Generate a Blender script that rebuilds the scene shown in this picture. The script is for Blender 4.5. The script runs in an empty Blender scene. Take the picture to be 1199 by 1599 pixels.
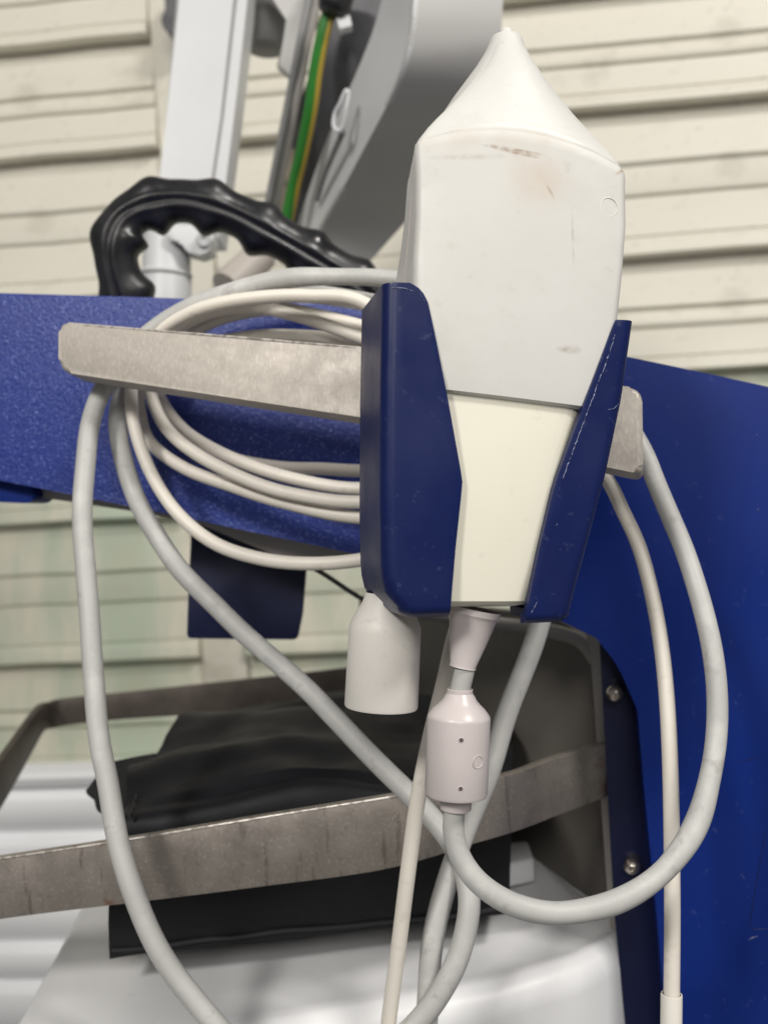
import bpy, bmesh, math, random
from mathutils import Vector, Matrix, noise
random.seed(7)
sc = bpy.context.scene
COL = sc.collection

# ------------------------------------------------------------------ camera
W0, H0 = 1199.0, 1599.0
LENS = 35.0
FPX = H0 * LENS / 36.0
CAM = Vector((0, 0, 1.25))
PITCH, ROLL = math.radians(-6), math.radians(3.6)
F = Vector((0, math.cos(PITCH), math.sin(PITCH)))
R0 = Vector((1, 0, 0)); U0 = R0.cross(F)
R = R0 * math.cos(ROLL) - U0 * math.sin(ROLL)
U = U0 * math.cos(ROLL) + R0 * math.sin(ROLL)
cd = bpy.data.cameras.new('camera'); cam = bpy.data.objects.new('camera', cd); COL.objects.link(cam)
m3 = Matrix((R, U, -F)).transposed()
cam.matrix_world = Matrix.Translation(CAM) @ m3.to_4x4()
cd.lens = LENS; cd.sensor_width = 36; cd.sensor_fit = 'AUTO'
cd.clip_start = 0.01; cd.clip_end = 50
cd.dof.use_dof = True; cd.dof.focus_distance = 0.325; cd.dof.aperture_fstop = 11.5
sc.camera = cam

# ------------------------------------------------------------------ world and lamps
w = bpy.data.worlds.new('World'); sc.world = w; w.use_nodes = True
bg = w.node_tree.nodes['Background']
bg.inputs[0].default_value = (1.0, 0.97, 0.93, 1); bg.inputs[1].default_value = 0.16

def lamp(name, loc, target, size, size_y, power, col=(1, .965, .91)):
    l = bpy.data.lights.new(name, 'AREA'); l.shape = 'RECTANGLE'
    l.size = size; l.size_y = size_y; l.energy = power; l.color = col
    o = bpy.data.objects.new(name, l); COL.objects.link(o)
    o.location = loc
    o.rotation_euler = (Vector(target) - Vector(loc)).to_track_quat('-Z', 'Y').to_euler()
    return o
lamp('ceiling_or_fill_lamp', (-0.80, -0.95, 2.45), (0, 0.5, 1.1), 0.28, 0.28, 19.5)
lamp('ceiling_or_fill_lamp', (1.00, -0.35, 2.65), (0, 0.5, 1.1), 0.40, 0.25, 22)
lamp('ceiling_or_fill_lamp', (0.15, -1.50, 2.35), (0, 0.5, 1.1), 0.9, 0.5, 14)  # unseen fill lamp behind the viewer, added to brighten the base and cap
sc.view_settings.view_transform = 'Standard'; sc.view_settings.look = 'None'
sc.view_settings.exposure = 0.0; sc.view_settings.gamma = 1.0
sc.cycles.use_denoising = True
sc.cycles.max_bounces = 6

# ------------------------------------------------------------------ pixel helpers
def P(px, py, d):
    return CAM + F * d + R * ((px - W0 / 2) * d / FPX) + U * ((H0 / 2 - py) * d / FPX)
def ray(px, py):
    return F + R * ((px - W0 / 2) / FPX) + U * ((H0 / 2 - py) / FPX)

class Plane:
    """a flat face standing in the room; V runs right, Q up, N away from the viewer"""
    def __init__(s, O, V, Q):
        s.O = O; s.V = V.normalized(); s.Q = (Q - s.V * Q.dot(s.V)).normalized()
        s.N = s.Q.cross(s.V)
        if s.N.dot(F) < 0: s.N = -s.N
    def hit(s, px, py):
        r = ray(px, py)
        return CAM + r * ((s.O - CAM).dot(s.N) / r.dot(s.N))
    def uv(s, px, py):
        p = s.hit(px, py) - s.O
        return (p.dot(s.V), p.dot(s.Q))
    def pt(s, u, v, w=0.0):
        return s.O + s.V * u + s.Q * v + s.N * w
def plane3(a, b, up=None):
    A = P(*a); B = P(*b)
    return Plane(A, B - A, up if up else U)

# ------------------------------------------------------------------ materials
def new_mat(name):
    m = bpy.data.materials.new(name); m.use_nodes = True
    nt = m.node_tree; return m, nt, nt.nodes['Principled BSDF']
def pbr(name, base, rough=.5, metal=0.0, var=None, bump=None, coat=0, spots=(), rough_var=None, spec=.5, sss=0):
    """var: list of (colour, scale, low, high, amount[, stretch]); bump: list of (scale, strength, distance)"""
    m, nt, b = new_mat(name); N = nt.nodes; L = nt.links
    tc = N.new('ShaderNodeTexCoord')
    col = N.new('ShaderNodeRGB'); col.outputs[0].default_value = (*base, 1)
    cur = col.outputs[0]
    for v in (var or []):
        c2, scale, lo, hi, amt = v[:5]
        src = tc.outputs['Object']
        if len(v) > 5:
            mp = N.new('ShaderNodeMapping'); mp.inputs['Scale'].default_value = v[5]
            if len(v) > 6: mp.inputs['Rotation'].default_value = v[6]
            L.new(src, mp.inputs[0]); src = mp.outputs[0]
        nz = N.new('ShaderNodeTexNoise'); nz.inputs['Scale'].default_value = scale
        nz.inputs['Detail'].default_value = 5; nz.inputs['Roughness'].default_value = .62
        L.new(src, nz.inputs['Vector'])
        mr = N.new('ShaderNodeMapRange'); mr.inputs[1].default_value = lo; mr.inputs[2].default_value = hi
        mr.inputs[4].default_value = amt; L.new(nz.outputs[0], mr.inputs[0])
        mx = N.new('ShaderNodeMix'); mx.data_type = 'RGBA'
        L.new(mr.outputs[0], mx.inputs[0]); L.new(cur, mx.inputs[6]); mx.inputs[7].default_value = (*c2, 1)
        cur = mx.outputs[2]
    for (loc, rot, size, c2, amt, brk) in spots:
        mp = N.new('ShaderNodeMapping'); mp.vector_type = 'TEXTURE'
        mp.inputs['Location'].default_value = loc; mp.inputs['Rotation'].default_value = rot; mp.inputs['Scale'].default_value = size
        L.new(tc.outputs['Object'], mp.inputs[0])
        g = N.new('ShaderNodeTexGradient'); g.gradient_type = 'SPHERICAL'; L.new(mp.outputs[0], g.inputs[0])
        nz = N.new('ShaderNodeTexNoise'); nz.inputs['Scale'].default_value = brk; nz.inputs['Detail'].default_value = 4
        L.new(tc.outputs['Object'], nz.inputs['Vector'])
        mr = N.new('ShaderNodeMapRange'); mr.inputs[1].default_value = .3; mr.inputs[2].default_value = .6; L.new(nz.outputs[0], mr.inputs[0])
        mu = N.new('ShaderNodeMath'); mu.operation = 'MULTIPLY'; L.new(g.outputs['Fac'], mu.inputs[0]); L.new(mr.outputs[0], mu.inputs[1])
        m2 = N.new('ShaderNodeMath'); m2.operation = 'MULTIPLY'; m2.use_clamp = True; L.new(mu.outputs[0], m2.inputs[0]); m2.inputs[1].default_value = amt
        mx = N.new('ShaderNodeMix'); mx.data_type = 'RGBA'
        L.new(m2.outputs[0], mx.inputs[0]); L.new(cur, mx.inputs[6]); mx.inputs[7].default_value = (*c2, 1)
        cur = mx.outputs[2]
    L.new(cur, b.inputs['Base Color'])
    b.inputs['Roughness'].default_value = rough; b.inputs['Metallic'].default_value = metal
    b.inputs['Specular IOR Level'].default_value = spec
    if coat: b.inputs['Coat Weight'].default_value = coat; b.inputs['Coat Roughness'].default_value = .15
    if sss:
        b.inputs['Subsurface Weight'].default_value = sss; b.inputs['Subsurface Radius'].default_value = (.004, .003, .002)
        b.inputs['Subsurface Scale'].default_value = 1.0
    if rough_var:
        nz = N.new('ShaderNodeTexNoise'); nz.inputs['Scale'].default_value = rough_var[0]; nz.inputs['Detail'].default_value = 5
        L.new(tc.outputs['Object'], nz.inputs['Vector'])
        mr = N.new('ShaderNodeMapRange'); mr.inputs[1].default_value = .3; mr.inputs[2].default_value = .7
        mr.inputs[3].default_value = rough_var[1]; mr.inputs[4].default_value = rough_var[2]
        L.new(nz.outputs[0], mr.inputs[0]); L.new(mr.outputs[0], b.inputs['Roughness'])
    prev = None
    for (scale, st, dist) in (bump or []):
        nz = N.new('ShaderNodeTexNoise'); nz.inputs['Scale'].default_value = scale; nz.inputs['Detail'].default_value = 3
        L.new(tc.outputs['Object'], nz.inputs['Vector'])
        bp = N.new('ShaderNodeBump'); bp.inputs['Strength'].default_value = st; bp.inputs['Distance'].default_value = dist
        L.new(nz.outputs[0], bp.inputs['Height'])
        if prev: L.new(prev, bp.inputs['Normal'])
        prev = bp.outputs[0]
    if prev: L.new(prev, b.inputs['Normal'])
    return m

M = {}
M['cream_paint'] = pbr('cream_paint', (.76, .73, .635), .5, var=[((.66, .63, .54), 3, .35, .75, .5), ((.46, .42, .34), 14, .56, .70, .4, (1, 1, 1.8)), ((.40, .36, .29), 120, .60, .70, .35)], bump=[(60, .12, .002)])
M['cream_mould'] = pbr('cream_mould', (.70, .67, .56), .55, var=[((.42, .52, .40), 5, .44, .60, .75, (1.8, 1, .45)), ((.52, .46, .36), 9, .55, .8, .5)], bump=[(60, .12, .002)])
M['white_paint'] = pbr('white_paint', (.84, .85, .87), .45, var=[((.72, .73, .75), 6, .4, .8, .4)])
M['blue_powder'] = pbr('blue_powder', (.016, .036, .22), .42, var=[((.03, .05, .26), 90, .4, .7, .6), ((.16, .21, .52), 850, .57, .65, .85)], bump=[(900, .6, .0007), (350, .25, .0008)], rough_var=(700, .26, .5))
M['blue_panel'] = pbr('blue_panel', (.004, .020, .165), .46, var=[((.005, .026, .205), 12, .4, .7, .5), ((.05, .07, .24), 220, .63, .70, .4)], bump=[(900, .06, .0004)], rough_var=(30, .36, .52), spec=.2)
M['blue_plastic'] = pbr('blue_plastic', (.002, .009, .072), .42, var=[((.003, .012, .088), 25, .4, .7, .6), ((.05, .06, .14), 260, .62, .70, .5)], bump=[(700, .05, .0004)], rough_var=(40, .3, .46), spec=.4)
M['blue_dark'] = pbr('blue_dark', (.004, .008, .05), .45, bump=[(800, .1, .0004)])
M['scuff'] = pbr('scuff', (.34, .37, .50), .6, var=[((.02, .03, .12), 900, .42, .56, .95)])
M['cast_metal'] = pbr('cast_metal', (.45, .41, .365), .5, .15, var=[((.385, .35, .31), 200, .42, .64, .6, (1, 1, 1.6), (0, .6, 0)), ((.56, .52, .465), 620, .5, .62, .6, (1.8, 1, .6), (0, .7, 0)), ((.30, .265, .23), 30, .56, .72, .3)], bump=[(900, .12, .0003)], rough_var=(120, .40, .58))
M['steel'] = pbr('steel', (.33, .295, .265), .36, .6, var=[((.37, .335, .30), 25, .4, .7, .7), ((.12, .095, .08), 26, .59, .65, .5, (9, 9, .4)), ((.22, .10, .045), 60, .60, .70, .6), ((.52, .48, .44), 800, .56, .66, .6), ((.20, .17, .15), 300, .58, .68, .35)], bump=[(600, .12, .0004)], rough_var=(90, .3, .55))
M['worn_highlight'] = pbr('worn_highlight', (.75, .70, .65), .3, .5, var=[((.30, .27, .24), 250, .46, .6, .9)])  # pale worn metal, with the edge highlight put into its colour
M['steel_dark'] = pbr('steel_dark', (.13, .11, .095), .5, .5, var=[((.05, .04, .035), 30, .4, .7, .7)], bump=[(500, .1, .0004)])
M['grey_paint'] = pbr('grey_paint', (.62, .63, .64), .42, var=[((.54, .55, .56), 20, .4, .8, .5)], bump=[(400, .03, .0004)])
M['grey_housing'] = pbr('grey_housing', (.50, .495, .485), .38, var=[((.45, .445, .435), 12, .4, .8, .5), ((.3, .3, .3), 250, .74, .8, .4)], bump=[(900, .04, .0003)])
M['grey_mid'] = pbr('grey_mid', (.25, .25, .25), .5, var=[((.2, .2, .2), 40, .4, .7, .6)])
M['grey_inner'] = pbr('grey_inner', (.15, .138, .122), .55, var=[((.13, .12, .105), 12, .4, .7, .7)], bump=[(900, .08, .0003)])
M['grey_rim'] = pbr('grey_rim', (.40, .38, .36), .5, var=[((.32, .30, .28), 40, .4, .7, .6)])
M['dark_channel'] = pbr('dark_channel', (.10, .10, .11), .5, var=[((.06, .06, .065), 30, .4, .7, .6)])
M['black_rubber'] = pbr('black_rubber', (.012, .012, .014), .33, var=[((.03, .03, .032), 60, .45, .75, .6)], bump=[(180, .12, .0012), (900, .08, .0003)], rough_var=(60, .22, .48))
M['black_leather'] = pbr('black_leather', (.007, .0075, .010), .48, var=[((.012, .0125, .016), 18, .4, .7, .7)], bump=[(700, .2, .0005), (30, .2, .004)], rough_var=(25, .5, .7), spec=.3)
M['black_cloth'] = pbr('black_cloth', (.012, .013, .015), .75, bump=[(900, .3, .0005)])
M['stitch'] = pbr('stitch', (.03, .03, .03), .8)
M['base_white'] = pbr('base_white', (.84, .845, .86), .4, var=[((.76, .765, .78), 8, .4, .8, .6), ((.55, .55, .56), 80, .64, .76, .3)], bump=[(600, .05, .0004)])
M['cable_grey'] = pbr('cable_grey', (.50, .50, .485), .5, var=[((.43, .43, .42), 40, .4, .7, .6), ((.62, .62, .60), 55, .52, .66, .6), ((.30, .29, .27), 120, .60, .70, .5)], bump=[(300, .06, .0004)], rough_var=(60, .42, .6))
M['cable_white'] = pbr('cable_white', (.80, .755, .68), .45, var=[((.73, .685, .61), 45, .4, .7, .6), ((.52, .47, .40), 130, .60, .72, .4)], bump=[(400, .04, .0003)])
M['sleeve'] = pbr('sleeve', (.80, .77, .71), .4)
M['probe_handle'] = pbr('probe_handle', (.80, .775, .66), .42, var=[((.75, .725, .61), 15, .4, .8, .6), ((.56, .51, .43), 170, .63, .74, .3)], bump=[(900, .03, .0003)])
M['relief'] = pbr('relief', (.61, .555, .55), .33, var=[((.55, .50, .49), 60, .4, .75, .6)], bump=[(500, .05, .0004)])
M['cap_white'] = pbr('cap_white', (.74, .715, .67), .45, var=[((.68, .65, .60), 50, .4, .75, .6), ((.46, .42, .38), 150, .60, .72, .5)], bump=[(500, .04, .0004)])
M['hole'] = pbr('hole', (.10, .08, .08), .7)
M['green'] = pbr('green', (.03, .21, .028), .42, bump=[(300, .05, .0004)])
M['yellow'] = pbr('yellow', (.42, .30, .04), .42)
M['screw'] = pbr('screw', (.55, .50, .45), .28, .9, var=[((.3, .26, .22), 300, .4, .7, .6)])
M['copper'] = pbr('copper', (.55, .47, .37), .3, .6)
M['beige'] = pbr('beige', (.45, .41, .37), .45)

# ------------------------------------------------------------------ object helpers
WLOC = {}
def empty(name, loc, label, cat, group=None):
    o = bpy.data.objects.new(name, None); COL.objects.link(o); o.location = loc
    o.empty_display_size = .02
    WLOC[o] = Vector(loc); tag(o, label, cat, group); return o
def tag(o, label, cat=None, group=None):
    o['label'] = label
    if cat: o['category'] = cat
    if group: o['group'] = group
def link(name, bm, mat, parent=None, smooth=True, angle=40):
    """one mesh object with its origin in its own middle"""
    bmesh.ops.recalc_face_normals(bm, faces=bm.faces)
    lo = Vector((1e9,) * 3); hi = -lo
    for v in bm.verts:
        for i in range(3): lo[i] = min(lo[i], v.co[i]); hi[i] = max(hi[i], v.co[i])
    c = (lo + hi) / 2
    for v in bm.verts: v.co -= c
    me = bpy.data.meshes.new(name)
    if smooth:
        for f in bm.faces: f.smooth = True
        for e in bm.edges:
            if len(e.link_faces) == 2 and e.calc_face_angle(0) > math.radians(angle): e.smooth = False
    bm.to_mesh(me); bm.free()
    me.materials.append(M[mat] if isinstance(mat, str) else mat)
    o = bpy.data.objects.new(name, me); COL.objects.link(o)
    o.location = c - (WLOC[parent] if parent else Vector())
    if parent: o.parent = parent
    WLOC[o] = c
    return o

def catmull(pts, n=10):
    out = []
    k = len(pts)
    for i in range(k - 1):
        p0 = pts[max(i - 1, 0)]; p1 = pts[i]; p2 = pts[i + 1]; p3 = pts[min(i + 2, k - 1)]
        for j in range(n):
            t = j / n
            out.append(.5 * ((2 * p1) + (p2 - p0) * t + (2 * p0 - 5 * p1 + 4 * p2 - p3) * t * t + (3 * p1 - p0 - 3 * p2 + p3) * t ** 3))
    out.append(pts[-1]); return out
def sweep(bm, path, radii, seg=16, closed=False, shape=None, cap=True):
    """tube along a path with parallel-transported rings; shape(i, angle) scales the radius"""
    n = len(path); rings = []
    T = []
    for i in range(n):
        a = path[i - 1] if (i or closed) else path[0]; b = path[(i + 1) % n] if (i < n - 1 or closed) else path[-1]
        T.append((b - a).normalized())
    X = T[0].cross(F).normalized()
    if X.length < .1: X = T[0].cross(U).normalized()
    for i in range(n):
        X = (X - T[i] * X.dot(T[i])).normalized(); Y = T[i].cross(X)
        r = radii[i] if hasattr(radii, '__len__') else radii
        ring = []
        for k in range(seg):
            a = 2 * math.pi * k / seg; rr = r * (shape(i, a) if shape else 1)
            ring.append(bm.verts.new(path[i] + X * math.cos(a) * rr + Y * math.sin(a) * rr))
        rings.append(ring)
    for i in range(n if closed else n - 1):
        A = rings[i]; B = rings[(i + 1) % n]
        for k in range(seg):
            bm.faces.new((A[k], A[(k + 1) % seg], B[(k + 1) % seg], B[k]))
    if cap and not closed: bm.faces.new(rings[0]); bm.faces.new(rings[-1][::-1])
def cable(name, pts, r, mat, parent=None, n=10, seg=16, wob=0.0):
    """pts: (px, py, depth[, radius])"""
    p4 = [Vector((*P(*q[:3]), q[3] if len(q) > 3 else r)) for q in pts]
    s = catmull(p4, n)
    path = [Vector(q[:3]) for q in s]; rad = [q[3] for q in s]
    if wob:
        path = [q + Vector((noise.noise(q * 32), noise.noise(q * 32 + Vector((9, 1, 4))), noise.noise(q * 32 + Vector((3, 7, 2))))) * wob for q in path]
    bm = bmesh.new(); sweep(bm, path, rad, seg)
    return link(name, bm, mat, parent, angle=60)
def lathe(bm, a, b, prof, seg=40, cap=True):
    """prof: (t along a-b in 0..1, radius)"""
    ax = (b - a); t = ax.normalized(); X = t.cross(F).normalized(); Y = t.cross(X); rings = []
    for (s, r) in prof:
        rings.append([bm.verts.new(a + ax * s + X * math.cos(2 * math.pi * k / seg) * r + Y * math.sin(2 * math.pi * k / seg) * r) for k in range(seg)])
    for A, B in zip(rings, rings[1:]):
        for k in range(seg): bm.faces.new((A[k], A[(k + 1) % seg], B[(k + 1) % seg], B[k]))
    if cap: bm.faces.new(rings[0]); bm.faces.new(rings[-1][::-1])
def roundpoly(pts, rad, seg=5):
    out = []; n = len(pts)
    for i, p in enumerate(pts):
        r = rad[i] if hasattr(rad, '__len__') else rad
        p = Vector(p[:2]); a = Vector(pts[i - 1][:2]); b = Vector(pts[(i + 1) % n][:2])
        if r <= 0: out.append(p); continue
        ra = min(r, (a - p).length * .48); rb = min(r, (b - p).length * .48)
        A = p + (a - p).normalized() * ra; B = p + (b - p).normalized() * rb
        for k in range(seg + 1):
            t = k / seg; out.append(A * (1 - t) ** 2 + p * 2 * t * (1 - t) + B * t * t)
    return out
def prism(name, pl, poly, thick, mat, parent=None, bevel=0.0, bseg=3, w0=0.0, rad=0, back=None):
    """a plate cut to an outline on plane pl, thick metres deep"""
    bm = bmesh.new()
    pp = roundpoly(poly, rad) if rad else [Vector(p) for p in poly]
    uv = [pl.uv(*p) for p in pp]
    d = (back if back else pl.N).normalized()
    f = [bm.verts.new(pl.pt(u, v, w0)) for u, v in uv]; bk = [bm.verts.new(q.co + d * thick) for q in f]
    ff = bm.faces.new(f); bm.faces.new(bk[::-1]); n = len(f)
    for i in range(n): bm.faces.new((f[i], bk[i], bk[(i + 1) % n], f[(i + 1) % n]))
    if bevel:
        es = [e for e in ff.edges]
        es += [e for e in bm.edges if len(e.link_faces) == 2 and e not in es and e.calc_face_angle(0) > .5]
        bmesh.ops.bevel(bm, geom=list(set(es)), offset=bevel, segments=bseg, affect='EDGES', profile=.5, clamp_overlap=True)
    return link(name, bm, mat, parent, angle=35)
def box(bm, c, ax, hs):
    vs = [bm.verts.new(c + ax[0] * hs[0] * i + ax[1] * hs[1] * j + ax[2] * hs[2] * k) for i in (-1, 1) for j in (-1, 1) for k in (-1, 1)]
    for q in ((0, 1, 3, 2), (4, 6, 7, 5), (0, 4, 5, 1), (2, 3, 7, 6), (0, 2, 6, 4), (1, 5, 7, 3)): bm.faces.new([vs[i] for i in q])
def bevel_all(bm, off, seg=3, ang=.5):
    bm.normal_update()
    bmesh.ops.recalc_face_normals(bm, faces=bm.faces)
    bmesh.ops.bevel(bm, geom=[e for e in bm.edges if len(e.link_faces) == 2 and e.calc_face_angle(0) > ang], offset=off, segments=seg, affect='EDGES', profile=.5, clamp_overlap=True)

# ================================================================== the shutter behind
YAW = math.radians(5.2)
SV = Vector((math.cos(YAW), -math.sin(YAW), 0))
SH = Plane(P(600, 640, 1.12), SV, Vector((0, 0, 1)))
shutter = empty('shutter', SH.O - Vector((0, 0, .6)), 'cream painted metal shutter of horizontal ribbed slats behind the machine', 'shutter')
zof = lambda px, py: SH.uv(px, py)[1]
lips = [(-300, 1), (-85, 0), (86, 1), (258, 0), (478, 1), (648, 1), (818, 0), (1034, 1), (1200, 0), (1420, 1)]   # y at x = 0 of each lower lip, kind of the slat below it
lipz = [zof(0, y) for y, k in lips]
u_st0 = SH.uv(258, 300)[0]; u_st1 = SH.uv(332, 300)[0]
uL = SH.uv(-420, 300)[0]; uR = SH.uv(1650, 300)[0]
def slat(z0, z1, kind, u0, u1, mat):
    h = z0 - z1
    a, b_ = (.44, .60) if kind else (.37, .58)
    prof = [(z0 + .012, .000), (z0 - h * .10, .001), (z0 - h * (a - .035), .0100), (z0 - h * (a - .012), .0108), (z0 - h * a, .0098), (z0 - h * (a + .016), .0062), (z0 - h * (a + .04), .0060), (z0 - h * (b_ - .03), .0118), (z0 - h * b_, .0110), (z0 - h * (b_ + .016), .0072), (z0 - h * (b_ + .04), .0074),
            (z0 - h * .86, .0165), (z0 - h * .875, .0150), (z0 - h * .89, .0168), (z0 - h * .93, .020), (z0 - h * .985, .0215), (z0 - h * 1.0, .019), (z0 - h * 1.004, .005), (z1 + .002, -.004), (z0 + .012, -.004)]
    bm = bmesh.new(); n = 8; rows = []
    for k in range(n + 1):
        u = u0 + (u1 - u0) * k / n; sag = .0012 * math.sin(k * 2.3 + z0 * 31)
        rows.append([bm.verts.new(SH.pt(u, z + sag * .6, -o)) for z, o in prof])
    m = len(prof)
    for A, B in zip(rows, rows[1:]):
        for i in range(m): bm.faces.new((A[i], A[(i + 1) % m], B[(i + 1) % m], B[i]))
    bm.faces.new(rows[0]); bm.faces.new(rows[-1][::-1])
    return link('slat', bm, mat, shutter, angle=28)
for i in range(len(lips) - 1):
    mt = 'cream_mould' if lips[i][0] > 600 else 'cream_paint'
    slat(lipz[i], lipz[i + 1], lips[i][1], uL, u_st0, mt)
    slat(lipz[i], lipz[i + 1], lips[i][1], u_st1 + .002, uR, mt)
bm = bmesh.new(); box(bm, SH.pt((u_st0 + u_st1) / 2, (lipz[0] + lipz[-1]) / 2, -.002), (SH.V, SH.Q, SH.N), ((u_st1 - u_st0) / 2 - .001, (lipz[0] - lipz[-1]) / 2, .0085)); bevel_all(bm, .002, 2)
link('stile', bm, 'cream_paint', shutter)
pl = Plane(SH.pt(0, 0, -.05), SH.V, SH.Q)
h_ = prism('hinge', pl, [(256, -30), (300, -30), (300, 30), (292, 55), (266, 56), (252, 40), (252, 24), (258, 20)], .03, 'dark_channel', shutter, .003, rad=8)

pw = Plane(P(100, 1300, 1.0), SV, Vector((0, 0, 1)))
def ribbed():
    zs = [pw.uv(0, y)[1] for y in (1205, 1232, 1300, 1395, 1470, 1530, 1610, 1720)]
    bm = bmesh.new(); prof = []
    for a, b in zip(zs, zs[1:]):
        h = a - b
        prof += [(a, .000), (a - h * .06, .010), (a - h * .18, .014), (a - h * .55, .012), (a - h * .80, .008), (a - h * .94, .002)]
    prof += [(zs[-1], 0), (zs[-1], -.02), (zs[0], -.02)]
    u0 = pw.uv(-420, 1300)[0]; u1 = pw.uv(420, 1300)[0]
    A = [bm.verts.new(pw.pt(u0, z, -o)) for z, o in prof]; B = [bm.verts.new(pw.pt(u1, z, -o)) for z, o in prof]
    m = len(prof)
    for i in range(m): bm.faces.new((A[i], A[(i + 1) % m], B[(i + 1) % m], B[i]))
    bm.faces.new(A); bm.faces.new(B[::-1])
    o = link('ribbed_panel', bm, 'white_paint', None, angle=50)
    tag(o, 'white ribbed panel standing low behind the steel tray rail at left', 'panel')
ribbed()

# ================================================================== the machine
mach = empty('medical_cart', P(700, 1700, .55), 'blue and grey mobile medical cart with cable hook bar, probe holder and steel tray rail', 'medical cart')

# --- beam
BP = plane3((0, 600, .488), (560, 650, .464))
beam = prism('beam', BP, [(-160, 450), (255, 465), (640, 480), (800, 486), (800, 915), (560, 866), (250, 800), (0, 750), (-160, 718)], .055, 'blue_powder', mach, .0045, 4)
prism('underside_plate', BP, [(-160, 700), (560, 845), (556, 875), (505, 893), (470, 895), (300, 822), (215, 796), (50, 778), (-160, 752)], .05, 'grey_rim', mach, .002, 2, w0=.018)
prism('blue_knob', BP, [(-60, 735), (20, 748), (38, 760), (42, 776), (30, 786), (-60, 782)], .02, 'blue_panel', mach, .003, 3, w0=.010, rad=10)
prism('bracket_plate', plane3((300, 900, .53), (470, 900, .53)), [(300, 800), (486, 800), (472, 960), (464, 999), (292, 997), (293, 960)], .006, 'blue_dark', mach, .0015, 2, rad=6)
cable('trim_seal', [(440, 862, .49), (500, 893, .49), (560, 932, .49), (640, 975, .49)], .0012, 'black_rubber', mach, 6, 8)

# --- cable hook bar
HB = plane3((100, 540, .425), (1000, 680, .362), U + F * .15)
hook = prism('cable_hook', HB, [(92, 502), (560, 541), (1002, 607), (1004, 741), (560, 651), (92, 580)],   .014, 'cast_metal', mach, .0026, 4, rad=[16, 0, 20, 16, 0, 20])

bm = bmesh.new(); sweep(bm, [HB.pt(*HB.uv(x, y), .0002) for x, y in [(125, 507.5), (240, 516), (330, 523.5), (420, 531), (500, 538), (556, 543)]], [.0003, .0005, .0006, .0006, .0005, .0003], 8); link('worn_edge', bm, 'worn_highlight', hook)  # worn top edge; its pale colour also stands in for the highlight
# --- probe holder
HP = plane3((560, 700, .300), (990, 700, .318))
HP.Q = (HP.Q + HP.N * .03).normalized(); HP.N = HP.Q.cross(HP.V); HP.N = HP.N if HP.N.dot(F) > 0 else -HP.N
def interp(tab, y):
    for (y0, x0), (y1, x1) in zip(tab, tab[1:]):
        if y <= y1: t = (y - y0) / (y1 - y0); return x0 + (x1 - x0) * max(0, t)
    return tab[-1][1]
LI = [(440, 640), (446, 652), (456, 661), (470, 668), (520, 679), (615, 698), (700, 713), (750, 722), (775, 720), (860, 711), (958, 703), (970, 702)]
LO = [(440, 600), (600, 597), (800, 596), (890, 598), (915, 601), (930, 606), (940, 613), (948, 624), (970, 640)]
RI = [(500, 962), (510, 957), (540, 946), (615, 918), (680, 894), (750, 868), (772, 862), (860, 841), (958, 821), (972, 817)]
RO = [(500, 993), (620, 976), (740, 951), (850, 922), (920, 903), (975, 890)]
def wing(side):
    """a wing of the holder: inner edge, front face, rounded corner and side wall, rounded under at the foot"""
    inn, out = (LI, LO) if side < 0 else (RI, RO)
    y0 = inn[0][0]; yb = 948 if side < 0 else 957
    ys = [y0, y0 + 3, y0 + 8, y0 + 16, y0 + 30]
    ys += [y0 + 30 + (yb - y0 - 30) * k / 22 for k in range(1, 23)]
    rc = .0042 if side < 0 else .0040; depth = .038
    bm = bmesh.new(); rows = []
    TH = .0030
    def ring(y, inset, drop):
        ui, _ = HP.uv(interp(inn, y), y); uo, v = HP.uv(interp(out, y), y)
        s = 1 if uo < ui else -1
        uo += s * inset
        pts = []
        nf = 6
        for k in range(nf + 1): pts.append((ui + (uo + s * rc - ui) * k / nf, inset))
        for k in range(1, 9):
            a = math.pi / 2 * k / 8; pts.append((uo + s * rc - s * rc * math.sin(a), inset + rc - rc * math.cos(a)))
        for k in range(1, 5): pts.append((uo, inset + rc + (depth - rc) * k / 4))
        return [HP.pt(u, v - drop, w) for u, w in pts]
    for y in ys: rows.append(ring(y, 0, 0))
    rb = .0050 if side < 0 else .0040
    for k in range(1, 7):
        a = math.pi / 2 * k / 6; rows.append(ring(yb, rb * (1 - math.cos(a)), rb * math.sin(a) * .75))
    rows.append(ring(yb, rb + .0016, rb * .75 + .0002))
    V = [[bm.verts.new(p) for p in r] for r in rows]
    for A, B in zip(V, V[1:]):
        for i in range(len(A) - 1): bm.faces.new((A[i], A[i + 1], B[i + 1], B[i]))
    bmesh.ops.recalc_face_normals(bm, faces=bm.faces)
    # make sure normals look out of the holder before giving it thickness
    f = bm.faces[len(bm.faces) // 4 * 0 + 20] if False else None
    bm.faces.ensure_lookup_table()
    fc = bm.faces[6 * 18 + 2]
    if fc.normal.dot(F) > 0: bmesh.ops.reverse_faces(bm, faces=bm.faces)
    g = bmesh.ops.solidify(bm, geom=bm.faces[:], thickness=TH)
    bevel_all(bm, .0007, 3, .9)
    return bm
holder = link('probe_holder', wing(-1), 'blue_plastic', mach, angle=50)
rwing = link('holder_wing', wing(1), 'blue_plastic', holder, angle=50)
# back wall and floor of the holder
prism('holder_back', HP, [(604, 470), (985, 540), (900, 955), (610, 945)], .004, 'blue_plastic', holder, .001, 2, w0=.0362)
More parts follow.
